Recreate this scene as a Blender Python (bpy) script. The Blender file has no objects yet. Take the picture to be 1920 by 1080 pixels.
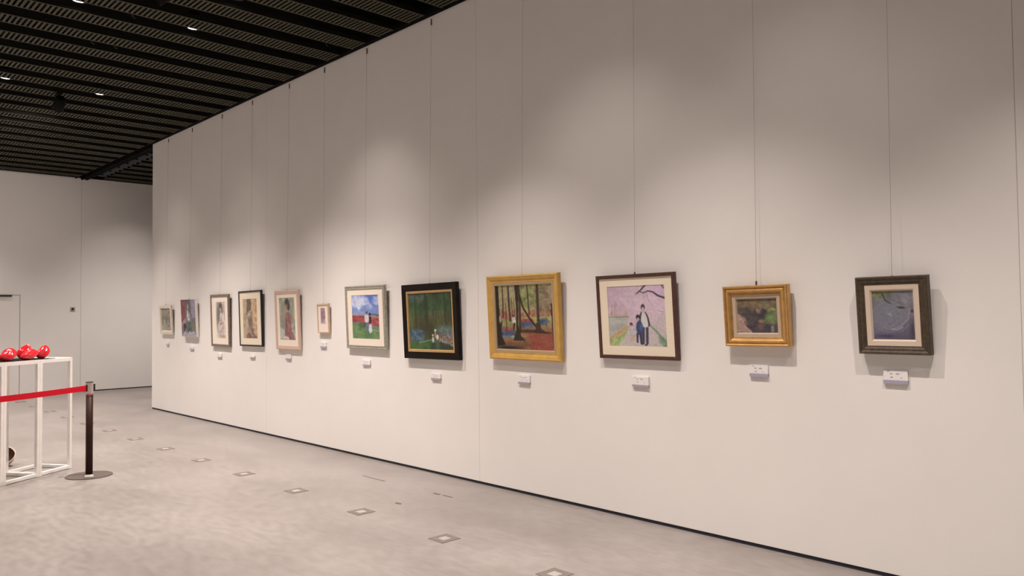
import bpy, bmesh, math, random
import numpy as np
from mathutils import Vector, Matrix

C = bpy.context.scene.collection
PI = math.pi
rnd = random.Random(7)

# ------------------------------------------------------------------ sizes of the place (metres)
XW = 4.5636          # face of the long picture wall
YEND = 13.42         # its free far end
YF = 17.588          # far wall
H = 4.316            # underside of the ceiling grille
PITCH = 0.50669      # ceiling grille panel pitch
Y0 = 8.157           # far edge of one panel

# ------------------------------------------------------------------ materials
def lin(c):
    return tuple(((v / 12.92) if v <= 0.04045 else ((v + 0.055) / 1.055) ** 2.4) for v in c)

def mat(name, col, rough=0.6, metal=0.0, spec=0.4, noise=0.0, nscale=20.0, nstretch=(1, 1, 1), bump=0.0, bscale=80.0, coat=0.0):
    m = bpy.data.materials.new(name); m.use_nodes = True
    nt = m.node_tree; b = nt.nodes['Principled BSDF']
    b.inputs['Roughness'].default_value = rough
    b.inputs['Metallic'].default_value = metal
    b.inputs['Specular IOR Level'].default_value = spec
    b.inputs['Coat Weight'].default_value = coat
    b.inputs['Base Color'].default_value = (*col, 1)
    tc = nt.nodes.new('ShaderNodeTexCoord')
    if noise > 0:
        mp = nt.nodes.new('ShaderNodeMapping'); mp.inputs['Scale'].default_value = nstretch
        n = nt.nodes.new('ShaderNodeTexNoise'); n.inputs['Scale'].default_value = nscale; n.inputs['Detail'].default_value = 5
        r = nt.nodes.new('ShaderNodeValToRGB')
        r.color_ramp.elements[0].position = 0.3; r.color_ramp.elements[1].position = 0.7
        r.color_ramp.elements[0].color = (*[max(0, c * (1 - noise)) for c in col], 1)
        r.color_ramp.elements[1].color = (*[min(1, c * (1 + noise)) for c in col], 1)
        nt.links.new(tc.outputs['Object'], mp.inputs['Vector']); nt.links.new(mp.outputs['Vector'], n.inputs['Vector'])
        nt.links.new(n.outputs['Fac'], r.inputs['Fac']); nt.links.new(r.outputs['Color'], b.inputs['Base Color'])
    if bump > 0:
        n2 = nt.nodes.new('ShaderNodeTexNoise'); n2.inputs['Scale'].default_value = bscale; n2.inputs['Detail'].default_value = 3
        bp = nt.nodes.new('ShaderNodeBump'); bp.inputs['Strength'].default_value = bump; bp.inputs['Distance'].default_value = 0.002
        nt.links.new(tc.outputs['Object'], n2.inputs['Vector']); nt.links.new(n2.outputs['Fac'], bp.inputs['Height'])
        nt.links.new(bp.outputs['Normal'], b.inputs['Normal'])
    return m

def emis(name, col, s):
    m = bpy.data.materials.new(name); m.use_nodes = True
    nt = m.node_tree; nt.nodes.clear()
    o = nt.nodes.new('ShaderNodeOutputMaterial'); e = nt.nodes.new('ShaderNodeEmission')
    e.inputs['Color'].default_value = (*col, 1); e.inputs['Strength'].default_value = s
    nt.links.new(e.outputs[0], o.inputs[0]); return m

M_wall = mat('white_wall_cloth', (0.80, 0.785, 0.755), 0.85, spec=0.15, noise=0.012, nscale=3.0, bump=0.12, bscale=220)
M_plenum = mat('black_plenum', (0.004, 0.004, 0.004), 0.9, spec=0.05)
M_black = mat('black_trim', (0.004, 0.004, 0.004), 0.8, spec=0.08)
M_base = mat('dark_base_seal', (0.035, 0.035, 0.045), 0.6, spec=0.2)
M_grille = mat('olive_metal_grille', (0.055, 0.052, 0.030), 0.6, spec=0.25, noise=0.12, nscale=9)
M_grille_side = mat('olive_black_channel', (0.010, 0.009, 0.006), 0.8, spec=0.1)
M_lens = emis('lamp_lens', (1.0, 0.90, 0.84), 9.0)
M_can = mat('black_lamp_can', (0.004, 0.004, 0.004), 0.7, spec=0.1)
M_wire = mat('steel_wire', (0.42, 0.39, 0.37), 0.6)
M_hook = mat('dark_hook', (0.09, 0.05, 0.045), 0.6)
M_card = mat('white_card', (0.80, 0.79, 0.78), 0.8, spec=0.2)
M_print = mat('grey_print', (0.22, 0.18, 0.18), 0.8, spec=0.1)
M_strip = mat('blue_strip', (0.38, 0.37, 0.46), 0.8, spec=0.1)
M_card_shadow = mat('mauve_card_shadow', (0.40, 0.34, 0.38), 0.8, spec=0.1)  # cast shadow of a card, put into a strip's colour
M_back = mat('brown_backing_board', (0.10, 0.06, 0.035), 0.9, spec=0.1)
M_plate = mat('switch_plate', (0.40, 0.36, 0.33), 0.5)
M_dark = mat('dark_plastic', (0.02, 0.018, 0.018), 0.4)
M_white_steel = mat('white_painted_steel', (0.88, 0.86, 0.82), 0.45, spec=0.4, noise=0.03, nscale=14)
M_cloth = mat('black_cloth', (0.015, 0.012, 0.013), 0.9, spec=0.1)
M_red = mat('glossy_red', (0.72, 0.012, 0.022), 0.16, spec=0.6, coat=0.6)
M_belt = mat('red_webbing', (0.62, 0.006, 0.022), 0.7, spec=0.2)
M_pole = mat('dark_brown_post', (0.030, 0.012, 0.008), 0.45, spec=0.16)
M_steel = mat('brushed_steel', (0.52, 0.46, 0.41), 0.4, metal=0.6, noise=0.05, nscale=60, nstretch=(1, 1, 0.1))
M_ring = mat('red_brown_ring', (0.30, 0.05, 0.05), 0.5)
M_disc = mat('grey_base_plate', (0.105, 0.088, 0.078), 0.75, spec=0.08)
M_sticker = mat('pale_sticker', (0.34, 0.31, 0.29), 0.6)
M_brown = mat('dark_brown_glaze', (0.028, 0.012, 0.006), 0.55)
M_beige = mat('beige_clay', (0.44, 0.33, 0.26), 0.7)
M_sock_ring = mat('socket_surround', (0.17, 0.145, 0.13), 0.85, spec=0.12, noise=0.05)
M_sock_lid = mat('socket_lid', (0.32, 0.315, 0.29), 0.7, spec=0.2)
M_scuff = mat('floor_scuff_mark', (0.11, 0.075, 0.055), 0.6)
M_door = mat('door_paint', (0.80, 0.775, 0.74), 0.7, spec=0.2)
M_groove = mat('panel_joint', (0.50, 0.46, 0.43), 0.85)

# floor : pale limed boards running along the picture wall
def floor_mat():
    m = bpy.data.materials.new('pale_limed_floor'); m.use_nodes = True
    nt = m.node_tree; b = nt.nodes['Principled BSDF']; L = nt.links
    tc = nt.nodes.new('ShaderNodeTexCoord')
    def noise(scale, stretch, detail=4):
        mp = nt.nodes.new('ShaderNodeMapping'); mp.inputs['Scale'].default_value = stretch
        n = nt.nodes.new('ShaderNodeTexNoise'); n.inputs['Scale'].default_value = scale; n.inputs['Detail'].default_value = detail
        L.new(tc.outputs['Object'], mp.inputs['Vector']); L.new(mp.outputs['Vector'], n.inputs['Vector']); return n
    n1 = noise(1.1, (1.3, 0.7, 1), 7); n2 = noise(11.0, (1.8, 0.7, 1), 9)
    r1 = nt.nodes.new('ShaderNodeValToRGB'); e = r1.color_ramp.elements
    e[0].position = 0.34; e[0].color = (0.228, 0.207, 0.193, 1)
    e[1].position = 0.66; e[1].color = (0.290, 0.268, 0.253, 1)
    r2 = nt.nodes.new('ShaderNodeValToRGB'); e = r2.color_ramp.elements
    e[0].position = 0.36; e[0].color = (0.86, 0.845, 0.835, 1)
    e[1].position = 0.62; e[1].color = (1.0, 1.0, 1.0, 1)
    mx = nt.nodes.new('ShaderNodeMix'); mx.data_type = 'RGBA'; mx.blend_type = 'MULTIPLY'; mx.inputs[0].default_value = 1
    L.new(n1.outputs['Fac'], r1.inputs['Fac']); L.new(n2.outputs['Fac'], r2.inputs['Fac'])
    L.new(r1.outputs['Color'], mx.inputs[6]); L.new(r2.outputs['Color'], mx.inputs[7])
    # faint board joints
    br = nt.nodes.new('ShaderNodeTexBrick')
    mp = nt.nodes.new('ShaderNodeMapping'); mp.inputs['Rotation'].default_value = (0, 0, PI / 2)
    L.new(tc.outputs['Object'], mp.inputs['Vector']); L.new(mp.outputs['Vector'], br.inputs['Vector'])
    br.inputs['Scale'].default_value = 1.0; br.inputs['Brick Width'].default_value = 1.82; br.inputs['Row Height'].default_value = 0.15
    br.inputs['Mortar Size'].default_value = 0.0012; br.inputs['Mortar Smooth'].default_value = 0.6
    br.inputs['Color1'].default_value = (1, 1, 1, 1); br.inputs['Color2'].default_value = (0.965, 0.955, 0.95, 1); br.inputs['Mortar'].default_value = (0.86, 0.84, 0.82, 1)
    mx2 = nt.nodes.new('ShaderNodeMix'); mx2.data_type = 'RGBA'; mx2.blend_type = 'MULTIPLY'; mx2.inputs[0].default_value = 0.8
    L.new(mx.outputs[2], mx2.inputs[6]); L.new(br.outputs['Color'], mx2.inputs[7])
    L.new(mx2.outputs[2], b.inputs['Base Color'])
    r3 = nt.nodes.new('ShaderNodeMapRange'); r3.inputs['To Min'].default_value = 0.30; r3.inputs['To Max'].default_value = 0.48
    L.new(n2.outputs['Fac'], r3.inputs['Value']); L.new(r3.outputs[0], b.inputs['Roughness'])
    b.inputs['Specular IOR Level'].default_value = 0.42
    return m
M_floor = floor_mat()

# ------------------------------------------------------------------ mesh helpers
def obj(name, bm, m, parent=None, smooth=False, local=True):
    me = bpy.data.meshes.new(name); bm.normal_update(); bm.to_mesh(me); bm.free()
    for mm in (m if isinstance(m, (list, tuple)) else [m]): me.materials.append(mm)
    if smooth:
        for p in me.polygons: p.use_smooth = True
    o = bpy.data.objects.new(name, me); C.objects.link(o)
    if parent is not None: o.parent = parent
    return o

def tag(o, label=None, cat=None, group=None, kind=None):
    if label: o['label'] = label
    if cat: o['category'] = cat
    if group: o['group'] = group
    if kind: o['kind'] = kind
    return o

def thing(name, label, cat, loc=(0, 0, 0), rz=0.0, group=None):
    o = bpy.data.objects.new(name, None); C.objects.link(o)
    o.empty_display_size = 0.1
    o.location = loc; o.rotation_euler = (0, 0, rz)
    return tag(o, label, cat, group)

def box(bm, x0, x1, y0, y1, z0, z1, mi=0, bev=0.0):
    vs = [bm.verts.new(p) for p in ((x0, y0, z0), (x1, y0, z0), (x1, y1, z0), (x0, y1, z0), (x0, y0, z1), (x1, y0, z1), (x1, y1, z1), (x0, y1, z1))]
    fs = []
    for q in ((0, 3, 2, 1), (4, 5, 6, 7), (0, 1, 5, 4), (1, 2, 6, 5), (2, 3, 7, 6), (3, 0, 4, 7)):
        f = bm.faces.new([vs[i] for i in q]); f.material_index = mi; fs.append(f)
    if bev > 0:
        es = list({e for f in fs for e in f.edges})
        bmesh.ops.bevel(bm, geom=es, offset=bev, segments=2, affect='EDGES', profile=0.6)
    return vs

def nbox(*a, **k):
    bm = bmesh.new(); box(bm, *a, **k); return bm

def lathe(bm, prof, seg=32, c=(0, 0), mi=0, cap0=False, cap1=False):
    rings = []
    for r, z in prof:
        rings.append([bm.verts.new((c[0] + r * math.cos(2 * PI * k / seg), c[1] + r * math.sin(2 * PI * k / seg), z)) for k in range(seg)])
    for a, b in zip(rings, rings[1:]):
        for k in range(seg):
            f = bm.faces.new((a[k], a[(k + 1) % seg], b[(k + 1) % seg], b[k])); f.material_index = mi
    if cap0: bm.faces.new(list(reversed(rings[0]))).material_index = mi
    if cap1: bm.faces.new(rings[-1]).material_index = mi
    return bm

def tube(bm, pts, r, seg=8, mi=0):
    pts = [Vector(p) for p in pts]; rings = []
    for i, p in enumerate(pts):
        d = (pts[min(i + 1, len(pts) - 1)] - pts[max(i - 1, 0)]).normalized()
        u = d.orthogonal().normalized() if i == 0 else (rings[-1][1] - d * rings[-1][1].dot(d)).normalized()
        v = d.cross(u)
        rings.append(([bm.verts.new(p + (u * math.cos(2 * PI * k / seg) + v * math.sin(2 * PI * k / seg)) * r) for k in range(seg)], u))
    for (a, _), (b, _) in zip(rings, rings[1:]):
        for k in range(seg):
            bm.faces.new((a[k], a[(k + 1) % seg], b[(k + 1) % seg], b[k])).material_index = mi
    bm.faces.new(list(reversed(rings[0][0]))); bm.faces.new(rings[-1][0])
    return bm

def copy_tree(o, parent=None):
    c = o.copy(); C.objects.link(c)
    if parent is not None: c.parent = parent
    for ch in list(o.children): copy_tree(ch, c)
    return c

# ------------------------------------------------------------------ room shell
tag(obj('floor', nbox(-6, 9, -4, YF + 0.2, -0.1, 0), M_floor), kind='structure')
tag(obj('ceiling', nbox(-6, 9, -4, YF + 0.2, H + 0.75, H + 0.85), M_plenum), kind='structure')

# long picture wall of tall panels with joints
bm = bmesh.new()
seams = [-4.0, -2.97, 1.108, 5.186 + 0.075, 9.34, YEND]
for a, b in zip(seams, seams[1:]):
    box(bm, XW, XW + 0.12, a + 0.0015, b - 0.0015, 0.024, H + 0.03, bev=0.0015)
tag(obj('wall_right', bm, M_wall), kind='structure')
bm = bmesh.new()
for s in seams[1:-1]: box(bm, XW + 0.002, XW + 0.03, s - 0.0014, s + 0.0014, 0.024, H + 0.03)
tag(obj('trim_3', bm, M_groove), kind='structure')
tag(obj('baseboard_right', nbox(XW + 0.006, XW + 0.112, -4, YEND - 0.004, 0, 0.024), M_base), kind='structure')

# far wall : two wide panels meeting under the ceiling track
SX = 4.59
DX1, DZ = 3.527, 1.951
bm = bmesh.new()
box(bm, -6, DX1 - 0.93, YF, YF + 0.15, 0.02, H + 0.12)
box(bm, DX1 + 0.003, SX - 0.003, YF, YF + 0.15, 0.02, H + 0.12, bev=0.001)
box(bm, DX1 - 0.93, DX1 + 0.003, YF, YF + 0.15, DZ + 0.003, H + 0.12)
box(bm, SX + 0.003, 9, YF, YF + 0.15, 0.02, H + 0.12, bev=0.001)
tag(obj('wall_back', bm, M_wall), kind='structure')
tag(obj('trim_4', nbox(SX - 0.004, SX + 0.004, YF + 0.006, YF + 0.1, 0.02, H + 0.12), M_groove), kind='structure')
bm = bmesh.new(); box(bm, -6, DX1 - 0.94, YF + 0.006, YF + 0.14, 0, 0.02); box(bm, DX1 + 0.01, 9, YF + 0.006, YF + 0.14, 0, 0.02)
tag(obj('baseboard_back', bm, M_base), kind='structure')
tag(obj('wall_left', nbox(-6.15, -6, -4, YF + 0.2, 0, H + 0.75), M_wall), kind='structure')
tag(obj('wall_front', nbox(-6, 9, -4.15, -4, 0, H + 0.75), M_wall), kind='structure')
tag(obj('wall_side', nbox(9, 9.15, -4, YF + 0.2, 0, H + 0.75), M_wall), kind='structure')

# flush door in the far wall
d = thing('door_1', None, None, (DX1 - 0.46, YF, 0)); d['kind'] = 'structure'
obj('door_leaf', nbox(-0.455, 0.452, 0.010, 0.055, 0.008, DZ - 0.006, bev=0.002), M_door, d)
obj('door_gap', nbox(-0.469, 0.4625, 0.03, 0.06, 0.0, DZ + 0.002), M_groove, d)
bm = bmesh.new(); box(bm, 0.02, 0.318, -0.03, 0.010, DZ - 0.035, DZ - 0.006, bev=0.003)
obj('door_closer', bm, M_dark, d)
bm = bmesh.new(); lathe(bm, [(0.024, -0.006), (0.024, 0.0), (0.012, 0.0), (0.012, 0.05), (0.026, 0.055), (0.026, 0.075)], 20, cap0=True, cap1=True)
bmesh.ops.rotate(bm, verts=bm.verts, cent=(0, 0, 0), matrix=Matrix.Rotation(PI / 2, 3, 'X'))
bmesh.ops.translate(bm, verts=bm.verts, vec=(-0.39, 0.008, 1.0))
obj('door_knob', bm, M_steel, d, smooth=True)

# ceiling edge trims and the sliding panel track
tag(obj('trim_1', nbox(XW - 0.035, XW + 0.15, -4, YEND, H + 0.03, H + 0.09), M_black), kind='structure')
tag(obj('trim_2', nbox(-6, 9, YF - 0.035, YF + 0.15, H + 0.03, H + 0.09), M_black), kind='structure')
t = thing('ceiling_track', 'black double sliding panel rail on ceiling beyond the free end of the long wall', 'rail', (XW, YEND, H))
obj('track_channel', nbox(0.0, 0.13, 0.005, YF - YEND - 0.04, 0.0, 0.06), M_black, t)
for xx in (0.006, 0.086):
    obj('track_lip', nbox(xx, xx + 0.034, 0.005, YF - YEND - 0.04, -0.014, 0.0), M_black, t)
for k in range(8): obj('track_bracket', nbox(0.125, 0.20, 0.3 + k * 0.507, 0.34 + k * 0.507, 0.0, 0.02), M_black, t)

# ------------------------------------------------------------------ ceiling grille panels
SL = 0.0432
def grille_mesh(L, name):
    """one long ladder-like perforated metal panel, x from 0 to -L, y from -W to 0"""
    W = 0.255; bm = bmesh.new(); e = 0.018
    box(bm, -L, 0, -e, 0, 0, 0.003); box(bm, -L, 0, -W, -W + e, 0, 0.003)
    n = int(L / SL)
    for k in range(n):
        x = -(k + 0.5) * L / n
        box(bm, x - SL * 0.27, x + SL * 0.27, -W + e, -e, 0, 0.003)
    box(bm, -L, 0, -0.0015, 0, 0.003, 0.045, mi=1); box(bm, -L, 0, -W, -W + 0.0015, 0.003, 0.045, mi=1)
    me = bpy.data.meshes.new(name); bm.to_mesh(me); bm.free()
    me.materials.append(M_grille); me.materials.append(M_grille_side); return me
g1 = grille_mesh(7.6, 'grille_long'); g2 = grille_mesh(3.6, 'grille_short')
for k in range(-13, 19):
    o = bpy.data.objects.new('ceiling_grille_panel', g1); C.objects.link(o)
    o.location = (4.462, Y0 + k * PITCH, H)
    tag(o, 'long olive perforated metal ceiling strip over the gallery floor', 'ceiling panel', 'slotted ceiling strips over the gallery floor')
    if Y0 + k * PITCH > YEND + 0.3:
        o = bpy.data.objects.new('ceiling_grille_panel', g2); C.objects.link(o)
        o.location = (4.90 + 3.6, Y0 + k * PITCH, H)
        tag(o, 'olive perforated metal ceiling strip on the far side of the sliding rail', 'ceiling panel', 'slotted ceiling strips past the sliding rail')
bm = bmesh.new()
# carrier rails above the strips (end angle along the wall)
box(bm, 4.462, 4.475, -4, YF - 0.04, H + 0.0, H + 0.05)
tag(obj('trim_5', bm, M_black), kind='structure')
# small wire hooks left hanging at strip edges
for i, (hx, hy) in enumerate([(2.42, 7.66), (2.56, 8.66), (2.34, 8.66), (4.15, 7.15)]):
    bm = bmesh.new(); tube(bm, [(0, 0, 0.02), (0, 0, -0.012), (0.018, 0.004, -0.03), (0.030, 0.006, -0.022)], 0.004, 6)
    o = obj('ceiling_hook', bm, M_grille, smooth=True); o.location = (hx, hy, H)
    tag(o, ['small olive wire hook under a ceiling strip, nearest the left picture edge', 'small olive wire hook under the ceiling, right one of the close pair', 'small olive wire hook under the ceiling, left one of the close pair', 'small olive wire hook under the ceiling strip nearest the picture wall'][i], 'hook', 'wire hooks on the ceiling')

# ------------------------------------------------------------------ lamps
LIGHT_COL = (1.0, 0.864, 0.800)
dl_mesh = {}
def make_downlight():
    t = thing('ceiling_downlight', 'x', 'ceiling light')
    bm = bmesh.new(); lathe(bm, [(0.062, 0.0), (0.062, 0.16), (0.03, 0.18)], 28, cap1=True)
    lathe(bm, [(0.062, 0.0), (0.056, 0.0), (0.053, 0.02)], 28)
    obj('housing', bm, M_can, t, smooth=True)
    bm = bmesh.new(); lathe(bm, [(0.0535, 0.012), (0.03, 0.008), (0.0005, 0.006)], 28)
    obj('lens', bm, M_lens, t, smooth=True)
    return t
SPOTS = []
proto = make_downlight()
def G(k): return Y0 + (k + 0.25) * PITCH
lamps = [ # x, y, tilt target (x,y) or None, power, label
    (3.03, G(-3), 'lit round downlight at the top edge of the photo, right of the others'),
    (3.03, G(-1), 'lit round downlight one row behind the topmost right one'),
    (3.03, G(5), 'tiny lit downlight far back near the picture wall row'),
    (2.00, G(-1), 'lit round downlight at the top edge of the photo, left of the others'),
    (2.00, G(5), 'tiny lit downlight far back at the left picture edge'),
]
for i, (x, y, lab) in enumerate(lamps):
    o = proto if i == 0 else copy_tree(proto)
    o.location = (x, y, H + (0.028 if y > 9 else 0.045)); o['label'] = lab; o['group'] = 'round ceiling downlights'

def spot(name, loc, target, power, size, blend, radius=0.05, col=LIGHT_COL):
    l = bpy.data.lights.new(name, 'SPOT'); l.energy = power; l.spot_size = math.radians(size); l.spot_blend = blend
    l.shadow_soft_size = radius * 0.8; l.color = col
    o = bpy.data.objects.new(name, l); C.objects.link(o); o.location = loc
    o.rotation_euler = (Vector(target) - Vector(loc)).to_track_quat('-Z', 'Y').to_euler()
    return o
# ceiling spots: downlights seen and unseen, picture spots, and added fill spots
#LIGHTS-BEGIN
POW = {'A': 464, 'B': 381, 'B2': 201, 'C0': 28, 'C1': 48, 'C2': 64, 'C3': 17, 'C4': 28, 'D': 96, 'E': 4, 'F': 1, 'H': 255, 'J': 528, 'K': 243}
ZL = H + 0.09
LT = []
for k in (-15, -11, -7, -3, -1, 3, 5, 9, 13): LT.append(('A', (3.03, G(k), ZL), (3.03, G(k), 0), 86))
for x in (2.0, -0.1, -2.1, -4.1):
    for k in (-19, -13, -7, -1, 5, 11, 16): LT.append(('B' if x < 1 else 'B2', (x, G(k), ZL), (x, G(k), 0), 100))
for g, y in (('C0', G(-12)), ('C1', G(-9)), ('C2', G(-3)), ('C3', G(3)), ('C4', G(8))): LT.append((g, (3.03, y, ZL), (XW + .1, y, 0.95), 68))
LT.append(('D', (5.5, 15.6, H), (5.5, YF, 1.3), 74))
LT.append(('H', (2.60, 11.09, H - 0.215), (2.60, YF, 2.1), 66))  # added at the black head to brighten the upper far wall
for y in (-2.5, 0.5, 3.5, 6.5, 9.5, 12.5): LT.append(('K', (-4.3, y, H - 0.1), (-6, y, 1.8), 90))  # unseen left-wall spots, added to raise the ambient light
LT.append(('J', (6.5, 14.8, H), (6.0, 15.5, 0), 110))
for x in (3.2, 0.9): LT.append(('E', (x, G(15), ZL), (x, G(15) + 0.35, 0), 96))
LT.append(('F', (3.03, G(-15), ZL), (XW + .1, G(-15), 0.95), 68))
for g, loc, tg, size in LT:
    for lx, ly, _ in lamps:      # just under the glass of a lamp that is seen
        if g != 'H' and abs(loc[0] - lx) < .1 and abs(loc[1] - ly) < .1: loc = (loc[0], loc[1], H + (0.018 if ly > 9 else 0.030))
    if POW[g] > 0: spot('spot_' + g, loc, tg, POW[g], size, 1.0)
#LIGHTS-END

# ------------------------------------------------------------------ hanging spotlight fixtures
def make_fixture():
    t = thing('hanging_spotlight', 'x', 'spotlight')
    bm = bmesh.new(); box(bm, -0.05, 0.05, -0.03, 0.03, -0.02, 0.05, bev=0.004); obj('mount_plate', bm, M_grille_side, t)
    bm = bmesh.new()
    tube(bm, [(0, 0, -0.02), (0, 0, -0.05), (0.075, 0, -0.065), (0.08, 0, -0.15)], 0.009, 8)
    tube(bm, [(0, 0, -0.05), (-0.075, 0, -0.065), (-0.08, 0, -0.15)], 0.009, 8)
    obj('yoke', bm, M_can, t, smooth=True)
    bm = bmesh.new(); lathe(bm, [(0.03, 0.13), (0.06, 0.11), (0.065, 0.02), (0.072, -0.06), (0.066, -0.06), (0.055, 0.0)], 28, cap0=True)
    bmesh.ops.rotate(bm, verts=bm.verts, cent=(0, 0, 0), matrix=Matrix.Rotation(math.radians(55), 3, 'Y'))
    bmesh.ops.translate(bm, verts=bm.verts, vec=(0, 0, -0.15)); obj('lamp_head', bm, M_can, t, smooth=True)
    return t
fx = make_fixture(); fx.location = (2.60, 10.98, H - 0.0); fx.rotation_euler = (0, 0, -PI / 2)
fx['label'] = 'black spotlight head hanging below the far left ceiling strips'; fx['group'] = 'black spotlight heads on the ceiling'
f2 = copy_tree(fx); f2.location = (2.46, 7.02, H + 0.15); f2.rotation_euler = (0, 0, -0.4)
f2['label'] = 'black spotlight head cut by the top edge of the photo'

# ------------------------------------------------------------------ painting canvas tools
class Canvas:
    def __init__(s, w, h, base, seed=1):
        s.w, s.h = w, h; s.a = np.ones((h, w, 3)) * np.array(base)
        s.V, s.U = np.meshgrid((np.arange(h) + .5) / h, (np.arange(w) + .5) / w, indexing='ij')
        s.r = np.random.RandomState(seed)
    def noise(s, nx, ny):
        g = s.r.rand(ny + 2, nx + 2); x = s.U * nx; y = s.V * ny
        xi = x.astype(int); yi = y.astype(int); fx = x - xi; fy = y - yi
        fx = fx * fx * (3 - 2 * fx); fy = fy * fy * (3 - 2 * fy)
        return (g[yi, xi] * (1 - fx) + g[yi, xi + 1] * fx) * (1 - fy) + (g[yi + 1, xi] * (1 - fx) + g[yi + 1, xi + 1] * fx) * fy
    def mix(s, m, col):
        m = np.clip(m, 0, 1)[..., None]; s.a = s.a * (1 - m) + np.array(col) * m
    def grad(s, stops):
        vs = [q[0] for q in stops]
        for i in range(3): s.a[..., i] = np.interp(s.V, vs, [q[1][i] for q in stops])
    def ell(s, cx, cy, rx, ry, col, soft=.15, rot=0., op=1.):
        x = s.U - cx; y = s.V - cy; c, d = math.cos(rot), math.sin(rot)
        q = np.sqrt(((x * c + y * d) / rx) ** 2 + ((-x * d + y * c) / ry) ** 2)
        s.mix(op * np.clip((1 + soft - q) / (2 * soft), 0, 1), col)
    def line(s, pts, w0, w1, col, op=1., soft=.4):
        n = len(pts) - 1; best = np.full(s.U.shape, 9.)
        for i in range(n):
            (x0, y0), (x1, y1) = pts[i], pts[i + 1]; dx, dy = x1 - x0, y1 - y0
            t = np.clip(((s.U - x0) * dx + (s.V - y0) * dy) / (dx * dx + dy * dy + 1e-9), 0, 1)
            d = np.hypot(s.U - x0 - t * dx, s.V - y0 - t * dy); w = w0 + (w1 - w0) * (i + t) / n
            best = np.minimum(best, d / w)
        s.mix(op * np.clip((1 + soft - best) / (2 * soft), 0, 1), col)
    def poly(s, pts, col, op=1., blur=1):
        m = np.zeros(s.U.shape, bool); n = len(pts); j = n - 1
        for i in range(n):
            xi, yi = pts[i]; xj, yj = pts[j]
            c = ((yi > s.V) != (yj > s.V)) & (s.U < (xj - xi) * (s.V - yi) / ((yj - yi) + 1e-12) + xi)
            m ^= c; j = i
        m = m.astype(float)
        for _ in range(blur):
            p = np.pad(m, 1, mode='edge'); m = (p[1:-1, 1:-1] * 4 + p[:-2, 1:-1] + p[2:, 1:-1] + p[1:-1, :-2] + p[1:-1, 2:]) / 8
        s.mix(op * m, col)
    def dabs(s, n, box_, cols, r0, r1, op=.7, rot=None):
        for _ in range(n):
            cx = box_[0] + s.r.rand() * (box_[2] - box_[0]); cy = box_[1] + s.r.rand() * (box_[3] - box_[1])
            r = r0 + s.r.rand() * (r1 - r0); c = cols[s.r.randint(len(cols))]
            a = s.r.rand() * 3.14 if rot is None else rot
            s.ell(cx, cy, r * 1.5, r * .8, c, .5, a, op)
    def mottle(s, amt, nx, ny):
        s.a = np.clip(s.a * (1 + amt * (s.noise(nx, ny)[..., None] - .5) * 2), 0, 1)

def art_mat(name, rough):
    m = bpy.data.materials.new(name); m.use_nodes = True; nt = m.node_tree; b = nt.nodes['Principled BSDF']
    a = nt.nodes.new('ShaderNodeVertexColor'); a.layer_name = 'paint'
    nt.links.new(a.outputs['Color'], b.inputs['Base Color'])
    b.inputs['Roughness'].default_value = rough; b.inputs['Specular IOR Level'].default_value = 0.25
    n = nt.nodes.new('ShaderNodeTexNoise'); n.inputs['Scale'].default_value = 180; tc = nt.nodes.new('ShaderNodeTexCoord')
    bp = nt.nodes.new('ShaderNodeBump'); bp.inputs['Strength'].default_value = 0.15; bp.inputs['Distance'].default_value = 0.001
    nt.links.new(tc.outputs['Object'], n.inputs['Vector']); nt.links.new(n.outputs['Fac'], bp.inputs['Height']); nt.links.new(bp.outputs['Normal'], b.inputs['Normal'])
    return m
M_art = art_mat('painted_canvas', 0.55); M_paper = art_mat('painted_paper', 0.75)

def art_panel(cv, x0, x1, z0, z1, y, m, parent, name='painting', label=None):
    """flat picture panel with paint as vertex colours; front faces local -Y, 3 mm thick"""
    w, h = cv.w, cv.h
    xs = np.linspace(x0, x1, w); zs = np.linspace(z1, z0, h)
    X, Z = np.meshgrid(xs, zs); co = np.stack([X, np.full_like(X, y), Z], -1).reshape(-1, 3)
    idx = np.arange(w * h).reshape(h, w)
    q = np.stack([idx[:-1, :-1], idx[1:, :-1], idx[1:, 1:], idx[:-1, 1:]], -1).reshape(-1, 4)
    b = len(co); back = np.array([[x0, y + .003, z1], [x1, y + .003, z1], [x1, y + .003, z0], [x0, y + .003, z0]])
    co = np.vstack([co, back])
    faces = q.tolist() + [[b, b + 1, b + 2, b + 3],
             [b, b + 3] + idx[::-1, 0].tolist(), [b + 2, b + 1] + idx[:, -1].tolist(),
             [b + 1, b] + idx[0, :].tolist(), [b + 3, b + 2] + idx[-1, ::-1].tolist()]
    me = bpy.data.meshes.new(name); me.from_pydata(co.tolist(), [], faces)
    at = me.color_attributes.new('paint', 'FLOAT_COLOR', 'POINT')
    a = cv.a; l = np.where(a <= .04045, a / 12.92, ((a + .055) / 1.055) ** 2.4).reshape(-1, 3)
    l = l / np.array([.96, .875, .82]); g_ = l.mean(1, keepdims=True); l = np.clip(g_ + (l - g_) * .76 + .006, 0, .95)  # divides out the lamp tint; small lift puts glass haze into the paint
    l = np.vstack([l, np.ones((4, 3)) * .5]); l = np.hstack([l, np.ones((len(l), 1))])
    at.data.foreach_set('color', l.astype(np.float32).ravel())
    me.materials.append(m); o = bpy.data.objects.new(name, me); C.objects.link(o); o.parent = parent
    if label: o['label'] = label
    return o

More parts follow.
